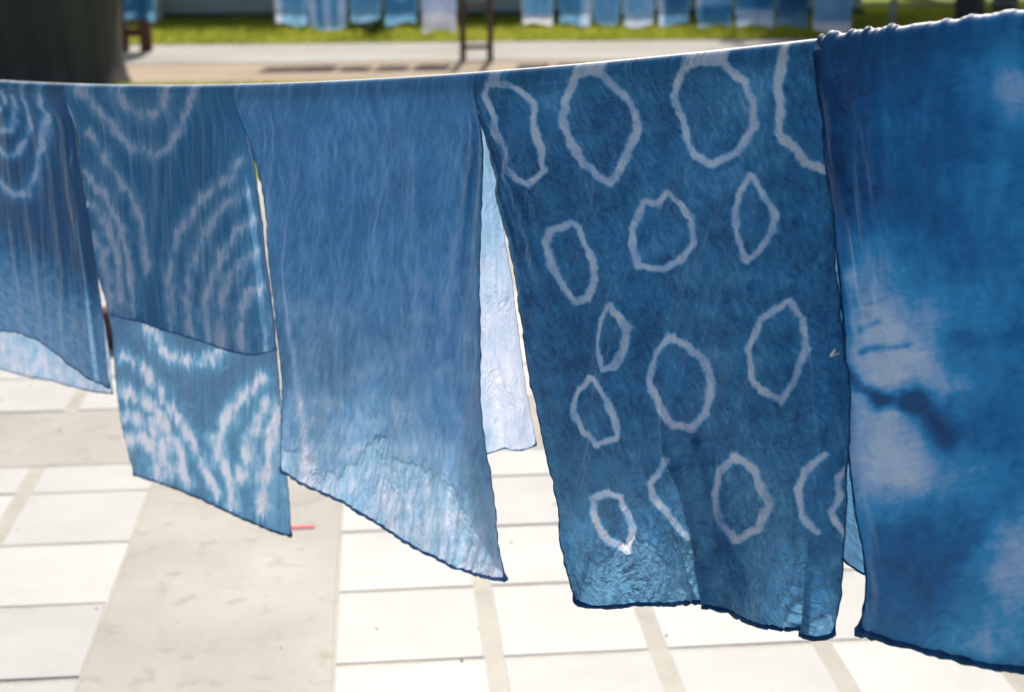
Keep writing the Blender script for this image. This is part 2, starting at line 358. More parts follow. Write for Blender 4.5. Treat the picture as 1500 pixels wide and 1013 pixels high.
# ------------------------------------------------------------------ scarves
def pl_resample(pts, n):
    pts = np.asarray(pts, float); k = len(pts)
    d = np.r_[0, np.cumsum(np.linalg.norm(np.diff(pts, axis=0), axis=1))]; d /= d[-1]
    t = np.linspace(0, 1, n)
    # smooth (Catmull-Rom through the points)
    m = np.gradient(pts, d, axis=0); i = np.clip(np.searchsorted(d, t, side='right')-1, 0, k-2)
    h = (d[i+1]-d[i])[:, None]; x = ((t-d[i])/(d[i+1]-d[i]))[:, None]
    return ((2*x**3-3*x**2+1)*pts[i] + (x**3-2*x**2+x)*h*m[i] + (-2*x**3+3*x**2)*pts[i+1] + (x**3-x**2)*h*m[i+1])

def flap(parent, name, left, right, bottom, side, dye_fn, mat, nu, nv, r=RR, n_fn=None, z_folds=(), hem=None, hem_r=.0022, crease=None, seed=0, crest=None, ragged=0., sheer=None):
    """one hanging side of a scarf: top row on the rope's crest, wrapped a quarter turn, then hanging to its hem"""
    x0, x1 = left[0][0], right[0][0]
    U = np.linspace(0, 1, nu)
    # equal cloth widths along the rope, not equal picture widths
    s0, s1 = s_of(float(x0))[0], s_of(float(x1))[0]
    su = s0+(s1-s0)*U
    fine = np.linspace(x0, x1, 400); sf = s_of(fine)[0]; xu = np.interp(su, sf, fine); wu = (xu-x0)/(x1-x0)
    yu = s_of(xu)[1]
    Lp, Rp = pl_resample(left, nv), pl_resample(right, nv)
    Bf = pl_resample(bottom, 600); dB = np.linspace(0, 1, 600); Bp = np.stack([np.interp(wu, dB, Bf[:, k]) for k in (0, 1)], -1)
    Lp[0] = (x0, yu[0]); Rp[0] = (x1, yu[-1]); Bp[0] = Lp[-1]; Bp[-1] = Rp[-1]
    V = np.linspace(0, 1, nv)[:, None]; Wu = wu[None, :]
    Tp = np.stack([xu, yu], -1)
    P = (1-Wu[..., None])*Lp[:, None] + Wu[..., None]*Rp[:, None] + (1-V[..., None])*Tp[None] + V[..., None]*Bp[None]
    c00, c10, c01, c11 = Tp[0], Tp[-1], Bp[0], Bp[-1]
    P = P - ((1-Wu[..., None])*(1-V[..., None])*c00 + Wu[..., None]*(1-V[..., None])*c10 + (1-Wu[..., None])*V[..., None]*c01 + Wu[..., None]*V[..., None]*c11)
    UU = np.broadcast_to(U[None], (nv, nu)); VV = np.broadcast_to(V, (nv, nu))
    if ragged: P[..., 1] += ragged*VV**6*fbm(UU*28, UU*0+.7, 3, seed+900)*np.clip(UU*12, 0, 1)*np.clip((.80-UU)*12, 0, 1)
    extra = np.zeros((nv, nu))
    for (uf_fn, a_fn, wd, h) in z_folds:                    # overlapping pleats
        uf = uf_fn(VV); a = a_fn(VV); t = (UU-uf)/wd
        win = np.clip(1-np.abs(t), 0, 1); win = win*win*(3-2*win)
        P[..., 0] += -a*np.sin(np.pi*np.clip(t, -1, 1))*np.sqrt(np.clip(1-np.abs(t)**3, 0, 1))
        sc = np.clip(a/20., 0, 1.3)
        extra += h*sc*(sstep(-.45, .45, t)*np.exp(-np.clip(t-.5, 0, None)*.55) - .5*np.exp(-((t+.8)/.6)**2))
    dye = dye_fn(P[..., 0], P[..., 1], UU, VV)
    pts = on_plane(P[..., 0], P[..., 1], P0, NRM)
    ss = (pts-P0) @ ROPE_DIR; dz0 = (rope_z(ss[0])-pts[0, :, 2])[None]*(1-sstep(0, .3, VV)); zz = pts[..., 2] + dz0; pts[..., 2] = zz
    hang = (rope_z(ss)-zz)
    n_off = r + extra*sstep(0, .1, VV)
    if n_fn is not None: n_off = n_off + n_fn(ss, hang, UU, VV)*sstep(0, .12, VV)
    top = sstep(0, .16, VV)
    n_off = np.maximum(n_off, .001)
    d = ray(P[..., 0], P[..., 1]); dn = d @ NRM; t0 = ((P0-EYE) @ NRM + side*n_off)/dn
    k_ = sstep(0, .15, VV)[..., None]; pts = (EYE + d*t0[..., None])*k_ + (pts + side*NRM*n_off[..., None])*(1-k_); pts[..., 2] += dz0*k_[..., 0]
    if crease is not None: pts = pts + side*NRM*(crease(ss, hang, UU, VV)*top)[..., None]
    # quarter wrap over the rope
    na = 7; th = np.linspace(np.pi/2, 0, na, endpoint=False)
    arc = rope_pt(ss[0])[None] + r*(side*np.cos(th)[:, None, None]*NRM + np.sin(th)[:, None, None]*ZZ)
    if crest is not None: arc = arc + (crest(ss[0])[None, :, None]*np.sin(th)[:, None, None])*ZZ
    # rows right under the rope follow its surface
    ALL = np.concatenate([arc, pts], 0); nr = na+nv
    dy = np.concatenate([np.repeat(dye[:1], na, 0), dye], 0)
    cu = np.concatenate([np.repeat(ss[:1], na, 0), su[None]+0*ss], 0); cv = np.concatenate([np.repeat(hang[:1], na, 0), VV*.8], 0)*1.
    loc = np.array(parent.location)
    me = mesh_np(name, ALL-loc, grid_faces(nr, nu), True, {'dye': dy, 'cu': cu+seed*3.1, 'cv': cv+side*2., **({'sheer': np.concatenate([np.zeros((na, nu)), sheer(UU, VV)], 0)} if sheer else {})})
    o = ob(name, me, mat, parent=parent)
    if hem:
        E = np.concatenate([ALL[na:, 0], ALL[-1, 1:], ALL[na:-1, -1][::-1]], 0)
        seg = np.linalg.norm(np.diff(E, axis=0), axis=1); dd = np.r_[0, np.cumsum(seg)]
        m = int(dd[-1]/.0045); tt = np.linspace(0, dd[-1], m)
        E = np.stack([np.interp(tt, dd, E[:, k]) for k in range(3)], -1)
        jit = np.stack([gnoise(tt*55, tt*0+k*7.3, seed+k) for k in range(3)], -1)*.0013
        rad = hem_r*(1+.5*gnoise(tt*75, tt*0+2.2, seed+5))
        Lh = dd[nv-1]; Bh = dd[nv-1+nu-1]
        onb = sstep(Lh-.02, Lh+.01, tt)*(1-sstep(Bh-.01, Bh+.02, tt)); rad = rad*(.36+.74*onb)
        knob = np.exp(-((tt-Lh)/.007)**2)+np.exp(-((tt-Bh)/.007)**2); rad = rad*(1+.9*knob)
        ob('hem', MB().tube(E+jit-loc, rad, 6).mesh('hem'), hem, parent=o)
    return o

def dist_poly(x, y, pts, closed=True):
    pts = np.asarray(pts, float)
    if closed: pts = np.vstack([pts, pts[:1]])
    best = np.full(x.shape, 1e9)
    for (ax, ay), (bx, by) in zip(pts[:-1], pts[1:]):
        dx, dy = bx-ax, by-ay; t = np.clip(((x-ax)*dx+(y-ay)*dy)/(dx*dx+dy*dy+1e-9), 0, 1)
        best = np.minimum(best, (x-ax-t*dx)**2+(y-ay-t*dy)**2)
    return np.sqrt(best)
def Z(ox, oy, sc, pts): return [(ox+a/sc, oy+b/sc) for a, b in pts]
def stroke(x, y, pts, wd, closed=True, rag=.35, seed=0, soft=.45, comb=0.):
    wob = 4.*fbm(x/22., y/22., 3, seed+40)
    d = dist_poly(x+wob*.8, y+3.*fbm(x/18., y/25., 3, seed+50), pts, closed)
    d = d + wd*rag*fbm(x/5., y/9., 2, seed+60) + wd*.4*fbm(x/28., y/28., 2, seed+61) + wd*.22*np.abs(gnoise(x/2.2, y/2.6, seed+62))
    if comb:                                                # stitched resist: dye wicks along the threads and breaks the line up
        y2 = y + 17*comb*gnoise(x/3.0, y/80., seed+71) + 9*comb*gnoise(x/1.5, y/50., seed+72)
        d = np.abs(dist_poly(x+1.6*wob, y2, pts, closed)) + wd*.6*fbm(x/9., y/20., 3, seed+60)
        m = .72*np.exp(-np.clip(d/(wd*1.15), 0, None)**2)+.38*np.exp(-np.clip(d/(wd*2.8), 0, None)**2)
        return np.clip(m*np.clip(.85+1.0*fbm(x/13., y/30., 3, seed+73), .1, 1.15), 0, 1)
    return 1-sstep(wd*(1-soft), wd*(1+soft), d)

def crink(x, y, ang, lx, ly, seed, sharp=5., mask=(-.25, .35)):  # crease lines whose light and shade get painted into the dye
    c, s_ = math.cos(ang), math.sin(ang); wx = x+14*fbm(x/55., y/55., 2, seed+5); wy = y+14*fbm(x/50., y/60., 2, seed+6)
    n = gnoise((c*wx+s_*wy)/lx, (c*wy-s_*wx)/ly, seed)
    return (1-np.abs(n))**sharp*sstep(mask[0], mask[1], fbm(x/42., y/42., 2, seed+8))
def brush(x, y, ang, lx, ly, seed, o=3):
    c, s_ = math.cos(ang), math.sin(ang); wx = x+16*fbm(x/80., y/80., 2, seed+5)
    return fbm((c*wx+s_*y)/lx, (c*y-s_*wx)/ly, o, seed)
# creasing styles -------------------------------------------------------------
def crease_crinkle(a1, a2, a3, sl, seed, sx=1.):
    def f(s, h, u, v):
        s2 = s + sl*h
        g = a1*fbm(s2*9*sx, h*2.2, 3, seed) + a2*(ridge(s2*42*sx, h*9+s*4, 2, seed+11)-.45) + a3*(ridge(s2*60+.8*fbm(s*9, h*9, 2, seed+3)*3, h*17-s*9, 2, seed+23)-.45)
        return g
    return f
def pleat(w_, h):
    th = np.arctan2(w_, h+.03); return .013*np.exp(-(th/.26)**2)*np.sin(th*38+.6)*sstep(0, .12, h)*np.exp(-h*1.5)
def edge_curl(u, k=.05): return np.exp(-(u/k)**2) + np.exp(-((1-u)/k)**2)

# ---- scarf with loose pale rings ----
zA, zB = (750, 50, 2.252), (750, 480, 1.947)
RINGS = [Z(640, 90, 3.375, [(285,75),(268,125),(308,250),(297,320),(340,430),(350,510),(400,570),(445,598),(545,522),(527,480),(515,400),(500,320),(505,250),(510,170),(470,120),(400,75),(330,60)]),
 Z(*zA, [(235,105),(190,200),(182,270),(200,350),(230,420),(280,460),(325,490),(360,430),(400,340),(425,275),(420,230),(385,170),(320,105),(280,88)]),
 Z(*zA, [(590,85),(547,180),(560,260),(570,340),(610,390),(670,420),(740,380),(800,290),(808,210),(790,130),(720,65),(650,60)]),
 Z(*zA, [(190,625),(130,645),(120,690),(130,770),(160,820),(205,885),(240,875),(262,820),(265,745),(240,690),(220,640)]),
 Z(*zA, [(510,522),(470,560),(430,552),(395,640),(398,700),(420,765),(500,775),(560,740),(600,680),(595,610),(565,560)]),
 Z(*zA, [(785,460),(760,510),(740,580),(750,660),(785,745),(830,710),(870,650),(885,590),(855,545),(820,490)]),
 [(894,445),(876,470),(871,500),(885,540),(902,535),(914,510),(921,480),(908,460)],
 Z(*zB, [(450,25),(405,75),(390,150),(420,220),(465,275),(510,287),(550,240),(570,160),(545,90),(500,45)]),
 Z(*zB, [(215,145),(175,190),(165,240),(195,300),(250,332),(300,310),(285,240),(260,180),(235,150)]),
 [(1160,440),(1120,465),(1098,510),(1105,555),(1145,588),(1162,560),(1182,510),(1178,465)],
 Z(*zB, [(275,470),(232,487),(232,530),(260,580),(330,635),(347,570),(335,530),(310,485)]),
 Z(*zB, [(440,375),(430,400),(395,445),(400,480),(440,540),(500,597)]),
 Z(*zB, [(640,365),(590,410),(580,480),(590,530),(640,602),(700,575),(730,500),(710,440),(690,395)]),
 Z(*zB, [(890,360),(830,410),(807,460),(830,540),(870,575),(884,577)]),
 Z(*zB, [(985,390),(955,400),(935,425),(945,470),(918,520),(950,590),(985,600)])]
ARC4 = Z(*zA, [(920,45),(897,120),(900,200),(893,310),(940,360),(980,410),(1030,440)])
def dye_rings(x, y, u, v):
    d = .23 + .11*fbm(x/130., y/150., 3, 3) + .05*ridge(x/26+y/60., y/26., 2, 9)-.03
    d = d - .10*np.exp(-((x-885)/45.)**2-((y-170)/70.)**2) - .07*np.exp(-((x-790-.25*(y-300))/50.)**2)*sstep(150, 350, y) + .05*sstep(760, 900, y)  # dark left strip paints in the shade of the folded side
    d = d - .20*crink(x, y, -.40, 8, 30, 811) - .18*crink(x, y, .55, 8, 24, 821) - .17*crink(x, y, 1.45, 8, 26, 831, 6) + .13*crink(x, y, -.25, 12, 46, 841, 4) + .10*brush(x, y, -.3, 8, 30, 851) + .04 - .10*crink(x, y, -.33, 17, 170, 861, 9, (-.6, 0)) + .10*crink(x, y, -.22, 19, 190, 866, 9, (-.5, .1)) - .08*crink(x, y, .25, 20, 160, 869, 9, (-.4, .2))  # crease and long-fold shading put into the dye
    d = d + .09*np.exp(-((x-1110+.12*(y-100))/22.)**2)*sstep(420, 200, y) + .06*np.exp(-((x-985-.1*(y-650))/16.)**2)*sstep(620, 760, y) - .06*np.exp(-((x-960-.36*(y-590)+22)/20.)**2)*sstep(560, 640, y)  # light fold streaks and the fold's shaded side, painted into the dye
    m = np.zeros_like(x)
    for k, R in enumerate(RINGS):
        wd = 7.5 if k in (1, 2, 7, 12) else 6.3
        m = np.maximum(m, stroke(x, y, R, wd*.86, k not in (11, 13), .3, k*5, .5)*(.86+.35*fbm(x/30., y/30., 2, k+800)))
    m = np.maximum(m, stroke(x, y, ARC4, 8, False, .3, 99, .42))
    tex = .97+.08*fbm(x/8, y/8, 3, 77)
    return d*(1-m) + m*tex
sc4 = empty('ring_scarf', 'blue scarf with loose pale lavender rings over the line beside the plain scarf', 'scarf', rope_pt(np.array(s_of(950.)[0])), group='dyed scarves on the near line')
c4 = crease_crinkle(.018, .0065, .0030, .35, 21)
def n4(s, h, u, v):
    return .022*v*np.sin(u*7+1.0+v*1.5) + .009*v*np.sin(u*17+v*4) + .014*sstep(.0, .5, v) + .010*edge_curl(u, .03)*sstep(.1, .5, v)*fbm(h*12, u*3, 2, 5) + pleat(u*.6, h)
L4 = [(703,107),(712,180),(730,300),(752,400),(770,500),(790,620),(815,760),(830,830),(846,880)]
R4 = [(1212,59),(1217,250),(1228,450),(1244,640),(1243,720),(1236,800),(1230,870),(1218,930)]
B4 = [(846,880),(880,888),(930,886),(985,882),(1030,878),(1056,880),(1075,897),(1100,908),(1140,918),(1175,924),(1190,936),(1200,936),(1218,930)]
fold_a = (lambda v: np.interp(v, [.5, .6, .79, 1], [.39, .43, .50, .60]), lambda v: 32*sstep(.56, .76, v), .055, .085)
fold_b = (lambda v: .93-.03*v, lambda v: 12*sstep(.42, .62, v), .045, .028)
ff = flap(sc4, 'front_flap', L4, R4, B4, 1, dye_rings, M_ring, 330, 400, n_fn=n4, z_folds=[fold_a, fold_b], hem=M_hem, hem_r=.0030, crease=c4, seed=4)
L4b = [(709,107),(722,200),(742,330),(765,450),(790,570),(815,670),(835,735)]
R4b = [(1222,57),(1228,250),(1240,450),(1255,640),(1262,760),(1270,838)]
B4b = [(835,735),(858,690),(890,668),(925,672),(950,715),(985,765),(1015,700),(1040,690),(1070,740),(1105,760),(1130,690),(1160,655),(1190,660),(1215,740),(1240,822),(1270,840)]
flap(sc4, 'back_flap', L4b, R4b, B4b, -1, lambda x, y, u, v: np.clip(dye_rings(x+47, y-31, u, v)*.9+.02+.38*sstep(.72, .98, v)*sstep(.95, .85, u), 0, .9), M_ring_thin, 240, 210, ragged=20., sheer=lambda u, v: sstep(.76, .99, v+.08*fbm(u*14, v*5, 3, 941))*sstep(.95, .88, u)*.85, hem_r=.0014, n_fn=lambda s, h, u, v: .010+.03*v+.014*v*np.sin(u*9+2), hem=M_hem, crease=crease_crinkle(.010, .004, .002, -.3, 61), seed=14)  # hem shaped, paled and thinned to soften its shadow on the front

# ---- plain streaky scarf ----
def dye_plain(x, y, u, v):
    d = .32 + .13*fbm(x/90.+y/400., y/130., 3, 5) + .19*brush(x, y, .22, 6.0, 38, 861, 4) + .16*brush(x, y, -.1, 14, 120, 871) - .12*crink(x, y, .3, 9, 34, 881)  # last term paints crease shade into the dye
    d = d - .17*sstep(.05, .5, brush(x, y, .03, 13, 170, 875))*sstep(420, 200, y) - .05*sstep(420, 150, y) + .10*fbm(x/60., y/17., 3, 26)*sstep(480, 600, y)
    cl = sstep(.0, .55, fbm(x/75., y/48., 3, 25))*sstep(330, 480, y)*.16
    d = d + cl + .30*sstep(560, 780, y-.30*(x-420)+40)
    d = d - .10*sstep(.90, .97, u)*sstep(.1, .3, v) - .09*np.exp(-((x-410-.03*y)/12.)**2)*sstep(.2, .4, v)
    pale = np.exp(-((x-(412+.11*(y-350)))/(2+.02*np.clip(y-420, 0, None)))**2)*sstep(340, 420, y)  # sunlit strip along the left edge, painted as paler dye
    return np.clip(d+.35*pale, .1, .9)
sc3 = empty('plain_scarf', 'plain soft blue streaky scarf over the line, pale and crumpled at its low corner', 'scarf', rope_pt(np.array(s_of(530.)[0])), group='dyed scarves on the near line')
L3 = [(348,125),(365,200),(381,270),(396,380),(408,480),(417,560),(415,620),(412,690)]
R3 = [(703,107),(707,180),(704,280),(701,380),(705,520),(713,640),(725,740),(743,846)]
B3p = [(412,690),(445,708),(500,735),(560,770),(615,806),(660,828),(705,842),(743,846)]
def n3(s, h, u, v): return .012*v + .014*v*np.sin(u*6.5+.6) + .006*v*np.sin(u*15+v*3+1) + .012*np.exp(-((u-.80+.06*(1-v))/.035)**2)*sstep(.02, .25, v)*(1-.5*v) + .006*edge_curl(u, .025)*sstep(.2, .6, v) + pleat((1-u)*.63, h)
flap(sc3, 'front_flap', L3, R3, B3p, 1, dye_plain, M_soft, 300, 370, n_fn=n3, hem=M_hem_pale, hem_r=.0027, crease=crease_crinkle(.012, .0060, .0022, .22, 31), seed=3)
L3b = [(349,125),(384,250),(405,400),(419,500),(422,520),(432,540)]
R3b = [(709,106),(722,200),(738,330),(752,420),(764,520),(787,651)]
B3b = [(432,545),(470,540),(520,558),(560,556),(600,585),(650,592),(690,640),(715,664),(735,657),(760,660),(787,651)]
def dye_plain_back(x, y, u, v): return np.clip(.42+.14*fbm(x/40., y/60., 3, 35) + .36*sstep(.80, .89, u+.04*fbm(x/30., y/50., 2, 3))*sstep(.2, .8, v) + .42*sstep(.55, .95, v)*sstep(.86, .78, u) + .10*brush(x, y, .1, 7, 60, 37), .2, .98)  # lower part paled to pass more sun to the front flap
flap(sc3, 'back_flap', L3b, R3b, B3b, -1, dye_plain_back, M_soft_thin, 240, 190, ragged=20., sheer=lambda u, v: sstep(.62, .99, v+.10*fbm(u*14, v*5, 3, 931))*sstep(.86, .78, u)*.9, hem_r=.0011, n_fn=lambda s, h, u, v: .006+.03*v+.008*v*np.sin(u*8), hem=M_hem_pale, crease=crease_crinkle(.008, .004, .0018, -.2, 71), seed=13)  # lower edge thinned to soften its shadow on the front

# ---- stitched scarf with nested arches ----
def arcs2(x, y, dy=0., seed=0):
    y = y-dy; m = np.zeros_like(x)
    add = lambda pts, wd, s: np.maximum(m, stroke(x, y, pts, wd, False, .5, s+seed, .65, .5))
    m = add([(120,118),(140,142),(160,172),(182,208),(200,222),(225,226),(248,218),(262,190),(276,158),(292,122)], 4.8, 1)
    m = add([(172,120),(188,146),(205,160),(225,162),(240,155),(252,130)], 5.7, 2)
    m = add([(128,190),(145,215),(165,250),(190,285),(208,330),(216,400)], 4.0, 3)
    m = add([(128,255),(150,285),(178,335),(192,400),(196,450)], 4.0, 4)
    m = add([(133,300),(155,330),(170,375),(176,440)], 4.0, 5)
    m = add([(138,345),(150,370),(158,410),(160,450)], 4.4, 6)
    m = add([(352,235),(335,262),(308,285),(282,310),(262,345),(250,390),(249,440),(252,490)], 4.8, 7)
    m = add([(362,285),(330,300),(305,335),(285,380),(272,415),(280,490)], 4.8, 8)
    m = add([(375,320),(345,340),(320,390),(302,440),(306,505)], 4.8, 9)
    m = add([(380,370),(350,385),(332,420),(322,460),(324,510)], 4.4, 10)
    m = add([(385,420),(362,430),(350,470),(352,515)], 4.4, 11)
    return m
def dye_arch(x, y, u, v, dy=0., seed=0):
    m = arcs2(x, y, dy, seed)
    d = .27 + .12*fbm(x/60., y/110., 3, 45+seed) + .10*fbm(x/5.5, y/120., 2, 55+seed)
    d = d + .24*sstep(-.1, .5, fbm(x/16., y/30., 3, 65+seed))*(sstep(330, 420, y-dy)*(x > 270) + .8*(x < 215)*sstep(230, 330, y-dy))
    return np.clip(d*(1-m)+m*.80, .1, .9)
sc2 = empty('arched_scarf', 'blue scarf with nested pale arches over the line, one side hanging far longer', 'scarf', rope_pt(np.array(s_of(225.)[0])), group='dyed scarves on the near line')
L2 = [(101,125),(113,190),(124,260),(135,340),(149,420),(163,463)]
R2 = [(349,125),(362,220),(375,300),(385,395),(397,450),(404,512)]
B2 = [(163,463),(200,470),(245,485),(300,501),(340,515),(375,519),(404,512)]
flap(sc2, 'front_flap', L2, R2, B2, 1, dye_arch, M_band, 230, 200, n_fn=lambda s, h, u, v: .016*v+.006*v*np.sin(u*8), hem=M_hem_pale, hem_r=.0018, crease=crease_crinkle(.008, .0035, .0010, .03, 81, 1.2), seed=2)
L2b = [(101,125),(118,220),(137,330),(155,440),(166,500),(172,570),(183,640),(197,695)]
R2b = [(353,125),(375,260),(392,390),(403,480),(410,570),(416,650),(424,730),(427,785)]
B2b = [(197,695),(240,709),(300,733),(345,754),(385,771),(410,780),(427,785)]
def dye_arch_back(x, y, u, v):
    m = np.zeros_like(x); W = lambda pts, wd, s: np.maximum(m, stroke(x, y, pts, wd, False, .5, s, .7, .6))
    m = W([(215,478),(232,505),(250,522),(280,530),(310,526),(328,505),(335,480)], 7, 201)
    m = W([(178,520),(200,530),(225,560),(250,600),(275,635),(300,680),(318,725)], 6, 202)
    m = W([(180,575),(205,580),(230,605),(255,650),(275,705)], 8, 203)
    m = W([(185,610),(210,612),(232,640),(248,690)], 9, 204)
    m = W([(190,645),(208,640),(228,665),(232,695)], 9, 205)
    m = W([(385,555),(365,575),(340,600),(318,640),(322,670),(338,705),(342,740)], 8, 206)
    m = W([(395,590),(378,620),(362,660),(352,700)], 9, 207)
    m = W([(402,600),(398,650),(388,700),(380,750)], 9, 208)
    d = .02 + .10*fbm(x/60., y/110., 3, 245) + .12*fbm(x/6., y/130., 2, 255) + .18*sstep(0, .5, fbm(x/18., y/26., 3, 265))*sstep(.6, .85, v)
    d = d + .2*sstep(.78, .9, u)*sstep(.75, .9, v)
    return np.clip(d*(1-m)+m*.86, .03, .95)
flap(sc2, 'back_flap', L2b, R2b, B2b, -1, dye_arch_back, M_band, 230, 300, n_fn=lambda s, h, u, v: .006+.016*v+.008*v*np.sin(u*7+2), hem=M_hem, hem_r=.0022, crease=crease_crinkle(.004, .0035, .0010, .03, 91, 1.2), seed=12)

# ---- deep teal scarf with nested rings at the line ----
zC = (0, 100, 4.052)
def dye_teal(x, y, u, v):
    m = np.zeros_like(x); W = lambda pts, wd, s: np.maximum(m, stroke(x, y, pts, wd, False, .4, s, .6, .25))
    m = W(Z(*zC, [(40,95),(46,170),(10,220),(-40,232)]), 3.2, 301)
    m = W(Z(*zC, [(90,85),(106,200),(70,350),(20,360),(-60,345)]), 3.6, 302)
    m = W(Z(*zC, [(160,85),(175,270),(140,420),(110,510),(50,515),(-10,475),(-80,440)]), 3.6, 303)
    m = W(Z(*zC, [(258,85),(276,250),(258,430),(215,620),(170,748),(105,745),(50,722),(-10,670),(-90,600)]), 4.6, 304)
    d = .02 + .07*fbm(x/50., y/120., 3, 305) + .05*fbm(x/4.5, y/130., 2, 306)
    lp = sstep(-45, 55, y - (352+.62*np.clip(x, -200, 200)) + 34*fbm(x/10., y/16., 3, 307) + 14*fbm(x/40., y/40., 2, 308))
    d = d + .52*lp*(1+.2*fbm(x/7., y/7., 2, 309)) + .20*lp*fbm((x-y*.3)/11., (y-.62*x)/7., 3, 313)
    return np.clip(d*(1-m)+m*.84, .03, .9)
sc1 = empty('teal_scarf', 'dark teal blue scarf with nested pale rings at the line and pale hem ends', 'scarf', rope_pt(np.array(s_of(0.)[0])), group='dyed scarves on the near line')
L1 = [(-130,105),(-112,220),(-95,330),(-82,440)]
R1 = [(101,125),(114,210),(127,300),(141,400),(153,490),(163,568)]
B1 = [(-82,440),(-45,470),(0,484),(28,488),(57,500),(92,525),(128,552),(163,568)]
flap(sc1, 'front_flap', L1, R1, B1, 1, dye_teal, M_teal, 220, 230, n_fn=lambda s, h, u, v: .016*v+.008*v*np.sin(u*9), hem=M_hem_pale, hem_r=.0018, crease=crease_crinkle(.010, .0035, .0008, .02, 101, 1.3), seed=1)
L1b = [(-130,105),(-112,220),(-90,350),(-78,500)]
R1b = [(105,125),(119,230),(134,340),(149,450),(161,530),(165,576)]
B1b = [(-78,500),(-40,528),(0,540),(32,549),(74,557),(104,565),(135,573),(165,576)]
flap(sc1, 'back_flap', L1b, R1b, B1b, -1, lambda x, y, u, v: np.clip(.25+.42*sstep(.62, .8, v)+.22*fbm(x/5., y/40., 3, 311)+.25*fbm(x/14., y/18., 3, 312), .1, .9), M_teal, 150, 180, n_fn=lambda s, h, u, v: .006+.02*v+.006*v*np.sin(u*11), hem=M_hem_pale, hem_r=.0016, crease=crease_crinkle(.005, .003, .0008, .02, 111, 1.3), seed=11)

# ---- deep blue scarf with cloudy undyed patches ----
def dye_deep(x, y, u, v):
    wx = x + 16*fbm(x/90., y/90., 3, 401) + 5*brush(x, y, 1.4, 6, 40, 405); wy = y + 18*fbm(x/80., y/80., 3, 402)
    def bl(cx, cy, rx, ry, k=1.):
        q = np.sqrt(((wx-cx)/rx)**2+((wy-cy)/ry)**2)
        return k*(.56*np.exp(-(q/.92)**2) + .26*np.exp(-(q/1.75)**2))
    m = bl(1285, 470, 42, 60, .75) + bl(1312, 520, 52, 70, .8) + bl(1300, 640, 55, 85, .95) + bl(1330, 690, 36, 40, .8) + bl(1390, 560, 60, 22, .4) + bl(1480, 830, 45, 80, .95) + bl(1490, 120, 30, 40, .6) + bl(1245, 410, 15, 14, .6) + bl(1285, 370, 40, 40, .3) + bl(1600, 500, 90, 120, .6) + bl(1420, 940, 70, 30, .4) + bl(1440, 700, 60, 40, .3) + bl(1420, 440, 70, 50, .25) + bl(1450, 250, 60, 90, .25)
    m = 1.05*np.tanh(m/1.05)*(.95+.18*fbm(x/30., y/30., 3, 403)+.22*brush(x, y, 1.35, 7, 34, 898))
    kn = lambda cx, cy, ax, ay, wd, k: k*np.exp(-(dist_poly(wx, wy, [(cx, cy), (ax, ay)], False)/wd)**2)
    cut = kn(1235, 545, 1300, 585, 9, .6)+kn(1290, 585, 1350, 580, 14, .7)+kn(1345, 580, 1390, 640, 22, .5)+kn(1260, 520, 1330, 505, 6, .4)+kn(1260, 480, 1295, 470, 6, .35)
    d = .23+.18*fbm(x/110., y/140., 4, 404)+.10*sstep(1360, 1500, x)*sstep(350, 60, y) + .12*np.exp(-((x-1250)/26.)**2)*sstep(420, 560, y)*sstep(900, 780, y)
    d = d - .10*np.exp(-(dist_poly(wx*.4+x*.6, wy*.4+y*.6, [(1360,870),(1440,760),(1500,700)], False)/16.)**2) - .10*np.exp(-(dist_poly(x, wy, [(1380,510),(1500,480)], False)/12.)**2)
    d = d - .12*np.exp(-((x-1310)/70.)**2-((y-800)/70.)**2)
    d = d - .10*crink(x, y, -.10, 15, 200, 899, 5, (-.6, 0))*np.exp(-(u/.25)**2)*sstep(.8, .2, v) + .12*crink(x, y, -.16, 15, 190, 902, 7, (-.6, 0))*np.exp(-(u/.3)**2)*sstep(.8, .2, v) - .14*np.exp(-(u/.11)**2)*sstep(.65, .3, v) + .10*brush(x, y, .15, 22, 90, 891) - .10*crink(x, y, 1.3, 16, 70, 895, 6) - .08*crink(x, y, -.7, 16, 60, 896, 6) + .07*brush(x, y, .8, 7, 14, 897)*sstep(600, 800, y)  # shade of the gathered edge and crease shading painted into the dye
    return np.clip(d + 1.0*np.clip(m-cut, -.2, 1.1), .02, .95)
sc5 = empty('cloudy_scarf', 'deep blue scarf with cloudy pale patches, gathered in folds where it overlaps the ring scarf', 'scarf', rope_pt(np.array(s_of(1500.)[0])), group='dyed scarves on the near line')
def c5(s, h, u, v):
    b = np.exp(-(u/.16)**2)                                 # bunched at its edge
    g = .011*b*(gnoise(u*30-h*9+.8*gnoise(u*8, h*3, 77), h*2.6+u*3, 501)*np.exp(-h*2.6)+.35*gnoise(u*60-h*22, h*5, 507)*np.exp(-h*9))
    g = g + .012*np.exp(-(u/.45)**2)*fbm(u*16+h*3, h*1.5, 2, 505)*np.exp(-h*1.6)
    return g + .012*fbm(s*6+h*2, h*3, 3, 502) + .0018*(ridge(s*20+h*8, h*14, 2, 503)-.45) + .0008*(ridge(s*50, h*60, 2, 504)-.4)
def n5(s, h, u, v): return .004 + .014*sstep(0, .4, v) + .02*v*np.sin(u*4.5+.5) - .016*np.exp(-(u/.035)**2)*sstep(.1, .4, v)
S5 = s_of(1204.)[0]
def crest5(s): return .0065*np.exp(-((s-S5)/.20)**2)*np.clip(.35+gnoise((s-S5)*62, 0*s+.3, 511)+.5*gnoise((s-S5)*130, 0*s+.9, 513), 0, 1.2) + .002*np.abs(gnoise(s*30, 0*s+3.3, 512))
L5 = [(1204,58),(1205,130),(1210,230),(1222,360),(1238,500),(1243,620),(1253,720),(1266,810),(1269,870),(1257,925)]
